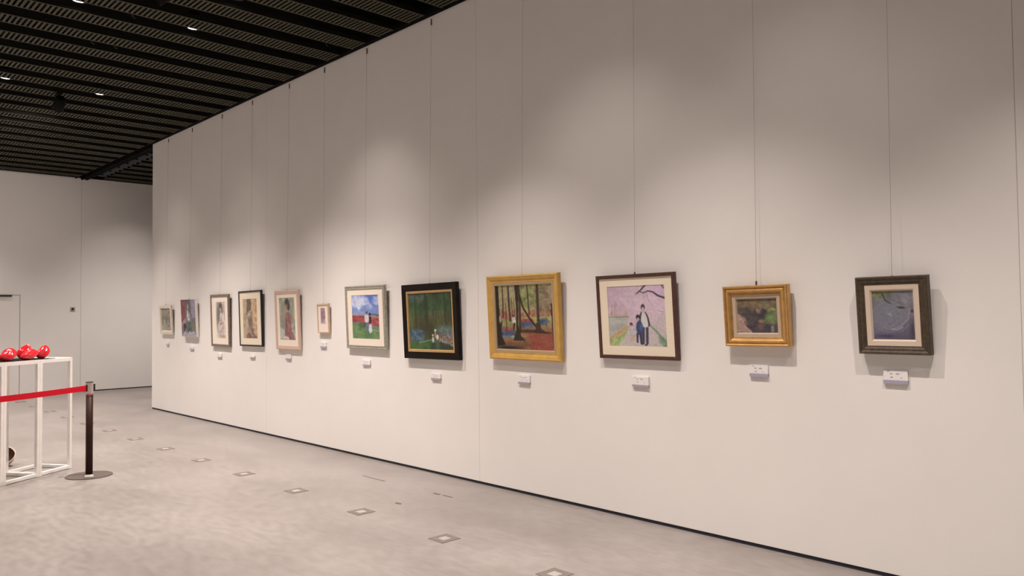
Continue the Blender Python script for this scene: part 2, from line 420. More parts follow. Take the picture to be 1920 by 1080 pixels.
def ring(bm, x0, x1, z0, z1, prof, mi=0):
    """mitred picture-frame moulding; prof = [(inset, y)], last joins first"""
    loops = []
    for ins, y in prof:
        loops.append([bm.verts.new(p) for p in ((x0 + ins, y, z0 + ins), (x1 - ins, y, z0 + ins), (x1 - ins, y, z1 - ins), (x0 + ins, y, z1 - ins))])
    n = len(loops)
    for i in range(n):
        a, b = loops[i], loops[(i + 1) % n]
        for k in range(4):
            bm.faces.new((a[k], a[(k + 1) % 4], b[(k + 1) % 4], b[k])).material_index = mi
    return bm

def ringr(bm, O, I, y0, y1):
    """flat ring between rectangles O and I (x0,x1,z0,z1), from y0 (front) to y1 (back)"""
    L = []
    for (R_, y) in ((O, y0), (I, y0), (I, y1), (O, y1)):
        L.append([bm.verts.new(p) for p in ((R_[0], y, R_[2]), (R_[1], y, R_[2]), (R_[1], y, R_[3]), (R_[0], y, R_[3]))])
    for i in range(4):
        a, b = L[i], L[(i + 1) % 4]
        for k in range(4): bm.faces.new((a[k], a[(k + 1) % 4], b[(k + 1) % 4], b[k]))
    return bm

FRM = {
 'cream': mat('cream_frame', (0.72, 0.66, 0.55), 0.6), 'white': mat('white_canvas_edge', (0.78, 0.73, 0.70), 0.8),
 'greybrown': mat('grey_brown_wood', (0.20, 0.155, 0.125), 0.6, noise=.3, nscale=40), 'black': mat('black_wood', (0.012, 0.010, 0.011), 0.4),
 'pink': mat('pale_pink_wood', (0.60, 0.44, 0.35), 0.5, noise=.06, nscale=30), 'pale': mat('pale_wood', (0.60, 0.45, 0.33), 0.5, noise=.05, nscale=30),
 'silver': mat('silver_grey_leaf', (0.40, 0.39, 0.32), 0.42, metal=.35, noise=.18, nscale=35), 'blackwide': mat('black_lacquer', (0.008, 0.005, 0.003), 0.5, spec=.15),
 'goldliner': mat('gold_liner', (0.52, 0.33, 0.14), 0.5, metal=.2, noise=.08), 'yellow': mat('honey_yellow_wood', (0.56, 0.34, 0.085), 0.45, noise=.10, nscale=14, nstretch=(1, 1, 1)),
 'goldbeige': mat('dull_gold_beige', (0.42, 0.31, 0.18), 0.6), 'brown': mat('dark_red_brown_wood', (0.075, 0.030, 0.022), 0.4, noise=.2, nscale=25),
 'gold': mat('antique_gold', (0.60, 0.36, 0.13), 0.36, metal=.7, noise=.12, nscale=22), 'linen': mat('beige_linen', (0.50, 0.40, 0.29), 0.85, noise=.04, nscale=90),
 'umber': mat('dark_umber_wood', (0.065, 0.045, 0.026), 0.5, noise=.35, nscale=55), 'creamliner': mat('cream_liner', (0.66, 0.55, 0.44), 0.75),
 'matw': mat('ivory_mat', (0.84, 0.76, 0.66), 0.9, spec=.1), 'matc': mat('cream_mat', (0.80, 0.72, 0.57), 0.9, spec=.1)}
WIRE = {1: 'small cream framed picture at the far end', 2: 'unframed red and grey canvas', 3: 'grey-brown framed figure in white', 4: 'black framed ochre figure', 5: 'pale pink framed figure in red',
        6: 'smallest picture', 7: 'silver framed blue sky picture', 8: 'wide black framed green garden', 9: 'yellow framed autumn woodland', 10: 'dark brown framed family walk', 11: 'gold framed still life', 12: 'umber framed blue-grey rose'}

def a1():
    c = Canvas(44, 56, (.56, .54, .47), 1); c.grad([(0, (.60, .58, .51)), (.45, (.51, .49, .41)), (.75, (.60, .58, .50)), (1, (.64, .61, .51))])
    c.ell(.85, .1, .3, .2, (.66, .53, .48), .8, op=.5); c.mottle(.12, 8, 10)
    c.line([(.32, .55), (.31, .72)], .06, .05, (.72, .70, .63), .7); c.ell(.7, .8, .06, .04, (.38, .33, .30), .5)
    c.ell(.85, .7, .1, .3, (.56, .47, .45), .8, op=.5); c.line([(.5, .97), (1, .97)], .015, .015, (.42, .38, .22), .6); c.mottle(.06, 25, 30); return c
def a2():
    c = Canvas(70, 84, (.46, .42, .44), 2)
    c.poly([(0, 0), (.36, 0), (.33, .4), (.2, .55), (.05, .62), (0, .6)], (.55, .26, .27)); c.mottle(.15, 7, 9)
    c.poly([(.7, 0), (1, 0), (1, .5), (.75, .5)], (.56, .52, .58)); c.poly([(.36, 0), (.7, 0), (.68, .35), (.6, .55), (.4, .5)], (.38, .34, .37))
    c.ell(.52, .13, .10, .06, (.40, .38, .35), .3); c.ell(.5, .2, .05, .06, (.66, .60, .54), .3)
    c.poly([(.42, .3), (.5, .27), (.55, .4), (.56, .6), (.5, .62), (.44, .5)], (.72, .69, .68)); c.dabs(16, (.38, .3, .6, .6), [(.80, .76, .76), (.5, .48, .5)], .02, .05, .6, 1.4)
    c.ell(.18, .62, .16, .06, (.70, .50, .50), .5, -.4); c.ell(.6, .70, .22, .11, (.26, .36, .34), .3); c.ell(.58, .84, .1, .06, (.30, .36, .36), .3)
    c.dabs(18, (.4, .6, .9, .85), [(.36, .48, .45), (.22, .28, .29), (.42, .42, .34)], .02, .06, .6); c.ell(.85, .7, .16, .14, (.45, .44, .35), .5)
    c.line([(.2, .68), (.22, .8), (.2, .92)], .04, .02, (.17, .14, .15)); c.ell(.27, .73, .06, .06, (.20, .15, .16), .4)
    c.poly([(.02, .97), (.2, .86), (.5, .9), (.9, .84), (1, 1), (0, 1)], (.64, .60, .64)); c.ell(.57, .88, .04, .03, (.78, .78, .80), .4)
    c.dabs(14, (.6, .4, .95, .65), [(.28, .26, .30), (.5, .47, .5)], .015, .035, .6, 1.5); c.mottle(.14, 30, 36)
    return c
def a3():
    c = Canvas(60, 100, (.84, .79, .72), 3)
    c.ell(.45, .45, .40, .48, (.60, .58, .53), .35); c.ell(.30, .35, .22, .34, (.40, .42, .39), .5, op=.85); c.ell(.8, .4, .18, .4, (.66, .60, .55), .5, op=.8)
    c.ell(.5, .12, .13, .09, (.36, .27, .25), .35); c.ell(.47, .22, .09, .06, (.72, .56, .46), .35); c.line([(.6, .12), (.68, .3), (.66, .45)], .05, .04, (.48, .33, .29))
    c.poly([(.40, .3), (.62, .3), (.75, .45), (.95, .62), (.9, .85), (.6, .93), (.25, .85), (.18, .65), (.35, .5)], (.78, .70, .65))
    c.line([(.75, .4), (.88, .55)], .10, .08, (.86, .80, .76), .8); c.dabs(60, (.25, .4, .85, .9), [(.88, .80, .76), (.66, .55, .50), (.58, .45, .42), (.74, .66, .58)], .015, .05, .55)
    c.ell(.5, .6, .05, .02, (.55, .30, .28), .5); c.ell(.6, .58, .03, .02, (.5, .28, .28), .5); c.ell(.75, .95, .3, .05, (.66, .50, .38), .6, op=.7); c.mottle(.08, 20, 32); return c
def a4():
    c = Canvas(64, 100, (.72, .62, .48), 4); c.grad([(0, (.70, .62, .50)), (.5, (.76, .63, .46)), (1, (.72, .63, .50))])
    c.ell(.85, .35, .2, .5, (.78, .60, .40), .7, op=.7); c.ell(.1, .7, .14, .35, (.63, .56, .44), .6, op=.8)
    c.poly([(.28, .0), (.5, 0), (.6, .12), (.55, .3), (.42, .32), (.3, .42), (.2, .5), (.25, .25)], (.47, .38, .31)); c.ell(.48, .07, .1, .09, (.44, .36, .31), .35)
    c.poly([(.28, .36), (.6, .32), (.68, .5), (.64, .7), (.72, .86), (.95, .97), (.9, 1), (.25, 1), (.3, .8), (.4, .62), (.28, .5)], (.58, .46, .38))
    c.ell(.40, .42, .12, .06, (.74, .62, .53), .5); c.ell(.48, .6, .14, .16, (.48, .40, .36), .5); c.line([(.3, .72), (.5, .88), (.62, .96)], .07, .05, (.70, .58, .46), .8)
    c.poly([(.22, .9), (.45, .84), (.6, .95), (.95, .93), (.95, 1), (.2, 1)], (.50, .37, .34)); c.ell(.65, .82, .1, .08, (.46, .34, .31), .5, op=.8); c.mottle(.12, 12, 18); c.mottle(.06, 30, 44); return c
def a5():
    c = Canvas(64, 100, (.60, .60, .50), 5); c.mottle(.12, 5, 7)
    c.dabs(40, (0, 0, 1, .75), [(.68, .69, .52), (.52, .56, .44), (.74, .66, .58), (.62, .48, .44), (.50, .52, .50)], .04, .10, .6)
    c.poly([(.0, .7), (.3, .75), (.3, 1), (0, 1)], (.68, .72, .66), .7); c.ell(.5, .12, .14, .09, (.30, .24, .24), .3); c.ell(.46, .22, .09, .07, (.62, .46, .40), .35); c.ell(.6, .22, .08, .09, (.30, .24, .24), .4)
    c.poly([(.42, .36), (.62, .34), (.74, .48), (.72, .66), (.85, .84), (.92, 1), (.25, .98), (.34, .8), (.4, .62), (.34, .5)], (.60, .38, .36)); c.ell(.22, .3, .1, .08, (.66, .50, .44), .6, op=.7)
    c.dabs(46, (.38, .4, .8, .95), [(.70, .46, .42), (.50, .30, .30), (.66, .40, .37), (.44, .28, .30)], .02, .06, .55, 1.2)
    c.poly([(.25, .9), (.5, .92), (.62, .99), (.2, 1)], (.82, .70, .66)); c.dabs(12, (.75, .55, 1, .9), [(.45, .50, .48), (.70, .74, .68)], .03, .06, .6); c.line([(0, .995), (1, .995)], .01, .01, (.30, .26, .26)); c.mottle(.08, 30, 44)
    return c
def a6():
    c = Canvas(30, 52, (.66, .55, .56), 6); c.grad([(0, (.70, .58, .57)), (.5, (.58, .44, .48)), (1, (.74, .64, .62))]); c.ell(.4, .45, .3, .35, (.56, .40, .46), .5); c.mottle(.18, 6, 10); c.ell(.5, .96, .45, .06, (.82, .74, .70), .5); c.mottle(.08, 14, 22); return c
def a7():
    c = Canvas(110, 130, (.3, .42, .7), 7); c.grad([(0, (.22, .36, .72)), (.28, (.34, .47, .76)), (.46, (.44, .53, .74)), (.47, (.44, .53, .74)), (1, (.4, .5, .7))])
    c.dabs(70, (0, .02, .45, .26), [(.72, .75, .86), (.80, .80, .86), (.58, .64, .82)], .03, .08, .6); c.dabs(34, (.4, .1, .62, .2), [(.82, .80, .86), (.6, .66, .84)], .02, .05, .6)
    c.dabs(26, (.78, .06, 1, .2), [(.74, .76, .86), (.6, .66, .82)], .02, .06, .55); c.dabs(22, (.55, .22, .78, .32), [(.76, .74, .84), (.5, .58, .78)], .02, .045, .6); c.ell(.75, .12, .14, .07, (.24, .38, .74), .8, op=.6)
    c.dabs(20, (0, .3, 1, .44), [(.40, .50, .76), (.5, .57, .76)], .04, .1, .4, 0)
    c.poly([(.6, .46), (.7, .43), (.85, .42), (1, .45), (1, .5), (.6, .49)], (.33, .42, .50))
    c.poly([(0, .45), (.5, .455), (1, .50), (1, .73), (.6, .68), (.3, .63), (0, .6)], (.62, .20, .22)); c.dabs(60, (0, .48, 1, .68), [(.72, .30, .32), (.50, .12, .15), (.66, .22, .22), (.78, .42, .42)], .02, .05, .5, .1)
    c.line([(0, .455), (.5, .46), (1, .505)], .012, .012, (.60, .56, .48)); c.poly([(0, .61), (.3, .64), (.6, .69), (1, .74), (1, 1), (0, 1)], (.36, .50, .28))
    c.poly([(0, .61), (.3, .64), (1, .74), (1, .80), (.3, .69), (0, .66)], (.42, .45, .38), .8); c.dabs(50, (0, .72, 1, 1), [(.46, .58, .30), (.30, .46, .26), (.40, .54, .30)], .04, .1, .5, .1)
    c.line([(.62, .78), (.85, .80), (1, .83)], .018, .012, (.58, .56, .50), .7); c.ell(.42, .69, .16, .05, (.24, .34, .26), .5); c.dabs(8, (.28, .66, .4, .8), [(.26, .40, .24)], .03, .05, .5)
    c.ell(.55, .415, .035, .035, (.62, .42, .38), .25); c.ell(.55, .395, .035, .02, (.24, .18, .20), .25)
    c.poly([(.47, .455), (.60, .455), (.63, .54), (.60, .62), (.48, .62), (.46, .52)], (.78, .76, .76)); c.poly([(.49, .62), (.61, .62), (.60, .84), (.52, .84)], (.38, .40, .50))
    c.ell(.66, .44, .045, .03, (.16, .15, .18), .3); c.poly([(.62, .50), (.72, .49), (.72, .62), (.63, .66)], (.28, .12, .13)); c.line([(.73, .5), (.74, .64)], .015, .012, (.66, .46, .40)); c.poly([(.62, .66), (.71, .66), (.73, .83), (.64, .87), (.60, .8)], (.74, .74, .76))
    c.mottle(.08, 40, 50); return c
def a8():
    c = Canvas(150, 150, (.2, .3, .16), 8); c.grad([(0, (.22, .30, .20)), (.3, (.21, .31, .15)), (.55, (.28, .28, .15)), (.72, (.26, .30, .15)), (1, (.20, .32, .14))])
    n = c.noise(24, 3); c.a *= (0.78 + .44 * n)[..., None]
    c.dabs(150, (0, 0, 1, .38), [(.17, .29, .15), (.24, .36, .20), (.20, .32, .14), (.28, .34, .24), (.13, .22, .13)], .02, .07, .45, 1.5)
    c.dabs(24, (.02, .0, .42, .14), [(.36, .38, .36), (.24, .34, .32)], .02, .05, .5); c.dabs(60, (.1, .33, .95, .55), [(.36, .37, .20), (.26, .30, .13), (.32, .27, .16)], .02, .05, .5, 1.55)
    for x, w, o in ((.16, .014, .5), (.41, .03, .6), (.84, .016, .5), (.97, .012, .6), (.28, .01, .4)): c.line([(x, 0), (x + .01, .62)], w, w * .8, (.13, .18, .09), o)
    for x in (.48, .53, .6, .66, .72, .78): c.line([(x, .32), (x + .01, .6)], .008, .004, (.45, .45, .28), .5)
    c.ell(.42, .62, .3, .14, (.24, .21, .12), .7, op=.75); c.ell(.68, .62, .10, .12, (.32, .38, .14), .6, op=.6); c.ell(.05, .5, .06, .16, (.42, .45, .18), .7, op=.6)
    c.poly([(0, .86), (.3, .86), (.5, .82), (.62, .86), (.6, 1), (0, 1)], (.21, .36, .14), blur=4); c.dabs(50, (0, .87, .6, 1), [(.24, .42, .15), (.17, .30, .12), (.30, .40, .20)], .03, .07, .5, 0)
    c.line([(.22, .875), (.4, .845), (.55, .82)], .012, .008, (.50, .58, .46), .7)
    c.ell(.18, .745, .17, .105, (.24, .36, .42), .3); c.dabs(60, (.03, .66, .33, .84), [(.20, .36, .45), (.36, .44, .54), (.14, .26, .28), (.30, .40, .46)], .012, .035, .6)
    c.ell(.85, .68, .2, .10, (.34, .40, .38), .4); c.dabs(60, (.68, .6, 1, .8), [(.44, .50, .48), (.26, .34, .30), (.34, .42, .42)], .012, .03, .6)
    c.ell(.87, .82, .2, .10, (.50, .42, .38), .3); c.dabs(90, (.7, .74, 1, .92), [(.72, .64, .58), (.30, .26, .22), (.56, .46, .42), (.42, .40, .34)], .008, .02, .7)
    c.poly([(.5, .88), (.75, .86), (1, .94), (1, 1), (.48, 1)], (.14, .22, .16), .8, 3); c.ell(.65, .93, .05, .08, (.32, .38, .28), .5, op=.7)
    c.ell(.605, .66, .024, .024, (.76, .76, .62), .3); c.poly([(.575, .7), (.65, .69), (.67, .82), (.6, .83)], (.50, .22, .17)); c.ell(.645, .775, .028, .045, (.84, .76, .62), .3); c.line([(.6, .7), (.6, .78)], .012, .01, (.60, .66, .48))
    c.ell(.545, .745, .018, .02, (.78, .72, .64), .3); c.ell(.548, .82, .025, .05, (.68, .74, .74), .3); c.ell(.45, .03, .01, .015, (.7, .72, .64), .4, op=.6); c.mottle(.10, 60, 60); return c
def a9():
    c = Canvas(150, 140, (.6, .55, .3), 9); c.grad([(0, (.60, .56, .38)), (.3, (.66, .56, .32)), (.48, (.62, .42, .26)), (.56, (.62, .58, .28)), (.66, (.58, .44, .25)), (1, (.58, .30, .18))])
    c.dabs(170, (0, 0, 1, .45), [(.68, .62, .36), (.58, .56, .34), (.70, .54, .34), (.52, .50, .36), (.62, .60, .46)], .02, .06, .5)
    c.dabs(90, (.42, .02, .85, .36), [(.40, .44, .20), (.50, .54, .24), (.34, .38, .18), (.60, .60, .34)], .015, .045, .55)
    c.dabs(80, (.72, .05, 1, .42), [(.56, .42, .30), (.66, .52, .42), (.40, .34, .22), (.52, .48, .36)], .015, .04, .55)
    c.dabs(90, (.05, .40, 1, .52), [(.64, .30, .22), (.70, .38, .28), (.58, .26, .20), (.66, .48, .30)], .012, .03, .6); c.dabs(20, (.48, .40, .98, .48), [(.72, .44, .34), (.60, .34, .24)], .01, .02, .6, 1.57)
    c.poly([(.1, .56), (.5, .50), (1, .48), (1, .54), (.75, .57), (.4, .60), (.12, .78)], (.66, .66, .30), .85, 3); c.line([(0, .565), (.12, .565)], .015, .012, (.60, .60, .50)); c.dabs(40, (.1, .55, .4, .68), [(.60, .60, .32), (.52, .50, .24)], .02, .05, .5, 0)
    c.poly([(.0, .85), (.3, .8), (.6, .68), (1, .66), (1, 1), (0, 1)], (.58, .36, .20), .9, 4); c.ell(.55, .80, .25, .07, (.62, .50, .28), .7, op=.8)
    c.dabs(70, (.6, .78, 1, 1), [(.62, .24, .15), (.54, .22, .14), (.66, .34, .20)], .03, .07, .5, 0); c.dabs(50, (.1, .84, .6, 1), [(.54, .34, .18), (.44, .26, .14), (.60, .42, .24)], .03, .06, .5, 0); c.ell(.2, .97, .2, .03, (.16, .15, .10), .6)
    for (x, y, rx, ry) in ((.21, .74, .115, .07), (.55, .60, .10, .06), (.82, .565, .075, .04)):
        c.ell(x, y, rx, ry, (.26, .30, .42), .3); c.dabs(26, (x - rx, y - ry, x + rx, y + ry), [(.20, .26, .40), (.34, .38, .52), (.24, .34, .34)], .012, .03, .6)
        if x < .7: c.dabs(22, (x - rx, y - ry * 1.2, x + rx, y - ry * .6), [(.74, .22, .20), (.66, .20, .18)], .010, .02, .7, 0)
    c.ell(.3, .80, .04, .02, (.55, .62, .62), .5); c.ell(.18, .80, .08, .02, (.46, .54, .58), .5, op=.6); c.ell(.56, .655, .06, .02, (.48, .46, .40), .5, op=.6)
    dk = (.15, .13, .08)
    for p, w0, w1, o in ([(.14, 0), (.14, .3), (.13, .5)], .010, .012, .9), ([(.245, 0), (.25, .3), (.26, .55)], .014, .016, .95), ([(.19, .28), (.19, .7)], .006, .009, .8), ([(.30, .2), (.30, .5)], .004, .006, .7), ([(.34, .2), (.34, .45)], .004, .005, .7), ([(.58, 0), (.60, .45)], .010, .012, .9), ([(.75, 0), (.75, .55)], .02, .022, .9), ([(.435, .0), (.44, .3), (.43, .72)], .016, .022, .9):
        c.line(p, w0, w1, (.24, .17, .12), o)
    c.line([(.44, .15), (.5, .36), (.62, .54), (.73, .66)], .013, .016, (.20, .14, .10)); c.poly([(.71, .58), (.77, .58), (.80, .68), (.92, .74), (.6, .73), (.70, .68)], (.28, .18, .12)); c.ell(.55, .71, .16, .025, (.24, .12, .08), .6, op=.9); c.ell(.85, .73, .12, .015, (.24, .15, .09), .6, op=.9)
    c.poly([(.36, .0), (.43, .0), (.41, .4), (.40, .62), (.44, .78), (.52, .86), (.30, .86), (.36, .7), (.375, .4)], (.20, .16, .11)); c.poly([(0, .0), (.07, 0), (.065, .3), (.09, .6), (.10, .8), (.16, .93), (0, .95)], dk)
    c.poly([(.965, .3), (1, .3), (1, 1), (.985, 1)], (.22, .12, .10)); c.line([(.11, .56), (.08, .68)], .01, .01, dk)
    c.ell(.325, .475, .018, .02, (.40, .20, .14), .3); c.poly([(.295, .50), (.345, .49), (.36, .56), (.345, .605), (.30, .60)], (.74, .70, .68)); c.line([(.33, .60), (.315, .70)], .016, .008, (.15, .11, .10)); c.ell(.075, .525, .016, .06, (.66, .62, .58), .4); c.mottle(.11, 60, 56); return c
def a10():
    c = Canvas(150, 130, (.78, .66, .70), 10); c.grad([(0, (.74, .62, .66)), (.3, (.79, .66, .70)), (.5, (.78, .65, .67)), (1, (.76, .68, .68))])
    c.dabs(60, (0, 0, .45, .45), [(.80, .70, .74), (.70, .58, .64), (.76, .62, .68)], .05, .12, .35); c.dabs(70, (.5, 0, 1, .6), [(.82, .66, .74), (.76, .64, .70), (.84, .72, .76)], .04, .1, .35); c.ell(.86, .08, .12, .08, (.80, .62, .78), .7, op=.6)
    c.dabs(26, (.05, .3, .35, .5), [(.74, .55, .56), (.70, .52, .56)], .015, .03, .4, 1.57)
    for x in (.08, .13, .17, .22, .27): c.line([(x, .3), (x, .46)], .004, .005, (.66, .50, .54), .5)
    c.poly([(.0, .47), (.34, .47), (.34, .5), (0, .5)], (.76, .58, .50), .8, 2); c.line([(0, .515), (.36, .51)], .010, .008, (.42, .50, .42)); c.poly([(0, .52), (.36, .52), (.34, .64), (0, .9)], (.66, .65, .60), 1, 2); c.dabs(24, (0, .54, .32, .7), [(.70, .69, .66), (.60, .60, .56)], .03, .07, .4, 0)
    c.poly([(.36, .66), (.34, .70), (.02, .93), (.0, .86), (.30, .66)], (.76, .58, .33), 1, 2); c.poly([(.36, .68), (.34, .74), (.20, 1), (.02, 1), (.03, .94), (.3, .74)], (.58, .66, .32), 1, 2); c.dabs(26, (.04, .85, .25, 1), [(.68, .74, .42), (.48, .58, .26), (.74, .76, .62)], .02, .04, .5, -.8)
    c.poly([(.34, .72), (.68, .62), (.78, .7), (1, .98), (1, 1), (.2, 1)], (.74, .67, .65), 1, 2); c.dabs(40, (.6, .5, 1, .8), [(.78, .68, .68), (.74, .66, .66)], .04, .09, .4)
    c.line([(.70, .62), (.82, .74), (.9, .84), (1, .93)], .010, .028, (.42, .55, .42), .85); c.dabs(18, (.88, .82, 1, 1), [(.38, .50, .36), (.50, .58, .46)], .02, .04, .5)
    c.line([(.68, .0), (.6, .08), (.52, .14)], .016, .009, (.30, .26, .30)); c.line([(.57, .10), (.64, .13), (.72, .10), (.80, .12), (.88, .18), (.99, .22)], .006, .016, (.28, .25, .30)); c.line([(.70, .11), (.71, .22), (.73, .27)], .005, .003, (.56, .44, .50), .8); c.line([(.52, .14), (.46, .22)], .005, .003, (.56, .46, .52), .7)
    c.line([(.94, 0), (.98, .06)], .012, .014, (.40, .30, .38), .8); c.line([(.86, .42), (.98, .44)], .004, .003, (.52, .44, .50), .8); c.line([(.9, .37), (.97, .37)], .003, .003, (.52, .44, .50), .6)
    # man
    c.ell(.62, .36, .034, .05, (.22, .19, .24), .2); c.ell(.62, .385, .022, .032, (.78, .62, .58), .25); c.poly([(.585, .43), (.66, .43), (.70, .5), (.73, .64), (.70, .68), (.66, .6), (.57, .6), (.545, .62), (.55, .5)], (.20, .18, .27))
    c.poly([(.60, .43), (.645, .43), (.68, .52), (.70, .64), (.68, .69), (.59, .69), (.57, .6), (.585, .5)], (.80, .76, .73)); c.line([(.61, .70), (.60, .94)], .024, .020, (.24, .22, .32)); c.line([(.675, .70), (.665, .94)], .022, .020, (.24, .22, .32)); c.ell(.645, .965, .024, .014, (.22, .22, .30), .3); c.ell(.575, .95, .024, .014, (.22, .22, .30), .3)
    # older child in blue
    c.ell(.525, .52, .032, .045, (.18, .17, .24), .2); c.ell(.53, .55, .022, .025, (.74, .58, .56), .25); c.ell(.545, .69, .058, .115, (.20, .25, .42), .15); c.ell(.57, .68, .03, .06, (.26, .33, .52), .5); c.line([(.505, .79), (.50, .92)], .020, .015, (.22, .22, .33)); c.line([(.56, .79), (.565, .93)], .022, .018, (.20, .20, .30))
    # small child in stripes
    c.ell(.405, .635, .026, .03, (.30, .20, .20), .2); c.ell(.405, .66, .018, .018, (.74, .56, .48), .25); c.ell(.42, .755, .038, .068, (.82, .79, .80), .15)
    for i in range(5): c.line([(.385, .71 + i * .025), (.455, .715 + i * .025)], .004, .004, (.24, .23, .36), .9)
    c.line([(.405, .82), (.40, .9)], .016, .012, (.76, .60, .46)); c.line([(.435, .82), (.435, .9)], .014, .012, (.76, .60, .46)); c.line([(.78, .965), (.82, .965)], .006, .006, (.50, .45, .46), .7); c.mottle(.05, 50, 44); return c
def a11():
    c = Canvas(100, 90, (.4, .34, .28), 11); c.grad([(0, (.46, .38, .28)), (.3, (.42, .34, .26)), (.6, (.30, .26, .26)), (1, (.28, .24, .26))])
    c.dabs(70, (0, 0, 1, .32), [(.52, .40, .24), (.44, .36, .26), (.36, .32, .22), (.58, .46, .36), (.48, .42, .32)], .03, .07, .5); c.ell(.42, .14, .1, .07, (.52, .42, .24), .5)
    c.dabs(60, (.1, .3, .7, 1), [(.24, .21, .24), (.32, .27, .28), (.20, .18, .22), (.36, .30, .26)], .03, .08, .5)
    c.dabs(50, (.68, .25, .98, .75), [(.38, .44, .24), (.44, .54, .28), (.34, .38, .24), (.50, .50, .28)], .03, .07, .5); c.ell(.8, .55, .09, .08, (.40, .54, .28), .5); c.ell(.9, .32, .07, .03, (.66, .54, .28), .5, .3)
    c.ell(.54, .36, .06, .07, (.58, .44, .36), .5); c.ell(.68, .38, .07, .06, (.26, .18, .24), .5); c.ell(.60, .66, .07, .05, (.56, .46, .30), .5); c.ell(.58, .8, .09, .08, (.44, .30, .32), .5)
    c.poly([(0, .42), (.08, .46), (.14, .58), (.2, .78), (.34, .92), (.38, 1), (0, 1)], (.66, .52, .46), 1, 2); c.dabs(16, (0, .55, .22, .95), [(.72, .54, .46), (.60, .48, .44)], .03, .05, .5); c.ell(.12, .72, .05, .05, (.72, .46, .42), .5)
    c.ell(.86, .88, .04, .10, (.52, .50, .46), .4); c.ell(.76, .86, .06, .1, (.26, .22, .26), .5); c.ell(.96, .9, .05, .08, (.34, .28, .22), .5); c.line([(0, .97), (.2, .95)], .015, .01, (.42, .40, .44), .6); c.mottle(.12, 36, 32); return c
def a12():
    c = Canvas(100, 118, (.45, .43, .47), 12); c.grad([(0, (.44, .45, .44)), (.4, (.45, .43, .46)), (.8, (.38, .35, .44)), (1, (.32, .30, .38))]); c.mottle(.10, 5, 6)
    c.ell(.18, .06, .28, .09, (.44, .46, .30), .5, -.15, .8); c.dabs(20, (.0, .0, .45, .12), [(.50, .52, .34), (.34, .36, .24)], .03, .06, .5)
    c.ell(.80, .17, .24, .12, (.50, .47, .50), .4, op=.6); c.dabs(14, (.6, .08, 1, .28), [(.56, .52, .56), (.38, .37, .42)], .02, .05, .5, .3)
    c.ell(.40, .52, .42, .30, (.46, .46, .50), .2, op=.8)
    for i in range(34):      # overlapping petal edges, tighter towards the heart
        r = .05 + .011 * i; a = i * 2.4 + c.r.rand() * .6; cx, cy = .41 + .09 * (c.r.rand() - .5), .53 + .09 * (c.r.rand() - .5); sp = .5 + .35 * c.r.rand()
        pts = [(cx + (r + .012 * math.sin(3 * t)) * 1.1 * math.cos(a + t * sp * .35), cy + r * .82 * math.sin(a + t * sp * .35)) for t in range(7)]
        c.line(pts, .006 + .012 * c.r.rand(), .016, [(.55, .52, .56), (.37, .36, .42), (.50, .48, .52), (.41, .40, .45)][i % 4], .30, .8)
    c.line([(.9, .38), (.84, .58), (.68, .72), (.5, .78)], .02, .016, (.58, .54, .58), .6); c.line([(.97, .45), (.9, .68), (.66, .84)], .018, .014, (.50, .46, .52), .5); c.line([(.45, .78), (.6, .79), (.72, .74)], .014, .01, (.66, .62, .64), .6)
    c.line([(.28, .08), (.33, .2), (.45, .26)], .018, .012, (.22, .22, .26), .9); c.ell(.70, .35, .09, .022, (.22, .22, .27), .5, .1); c.ell(.96, .42, .05, .03, (.26, .24, .30), .5); c.ell(.95, .8, .07, .2, (.22, .20, .25), .6, op=.7); c.ell(.3, .92, .2, .03, (.24, .22, .30), .6, op=.8); c.ell(.42, .48, .05, .03, (.60, .58, .60), .5, op=.7)
    c.mottle(.06, 40, 46); return c

# ------------------------------------------------------------------ pictures
def flat_prof(w, th, lip=0.004):
    return [(0, th), (0, 0.002), (0.002, 0.0), (w - 0.002, 0.0), (w, 0.003), (w, th * 0.5 + lip), (w, th)]

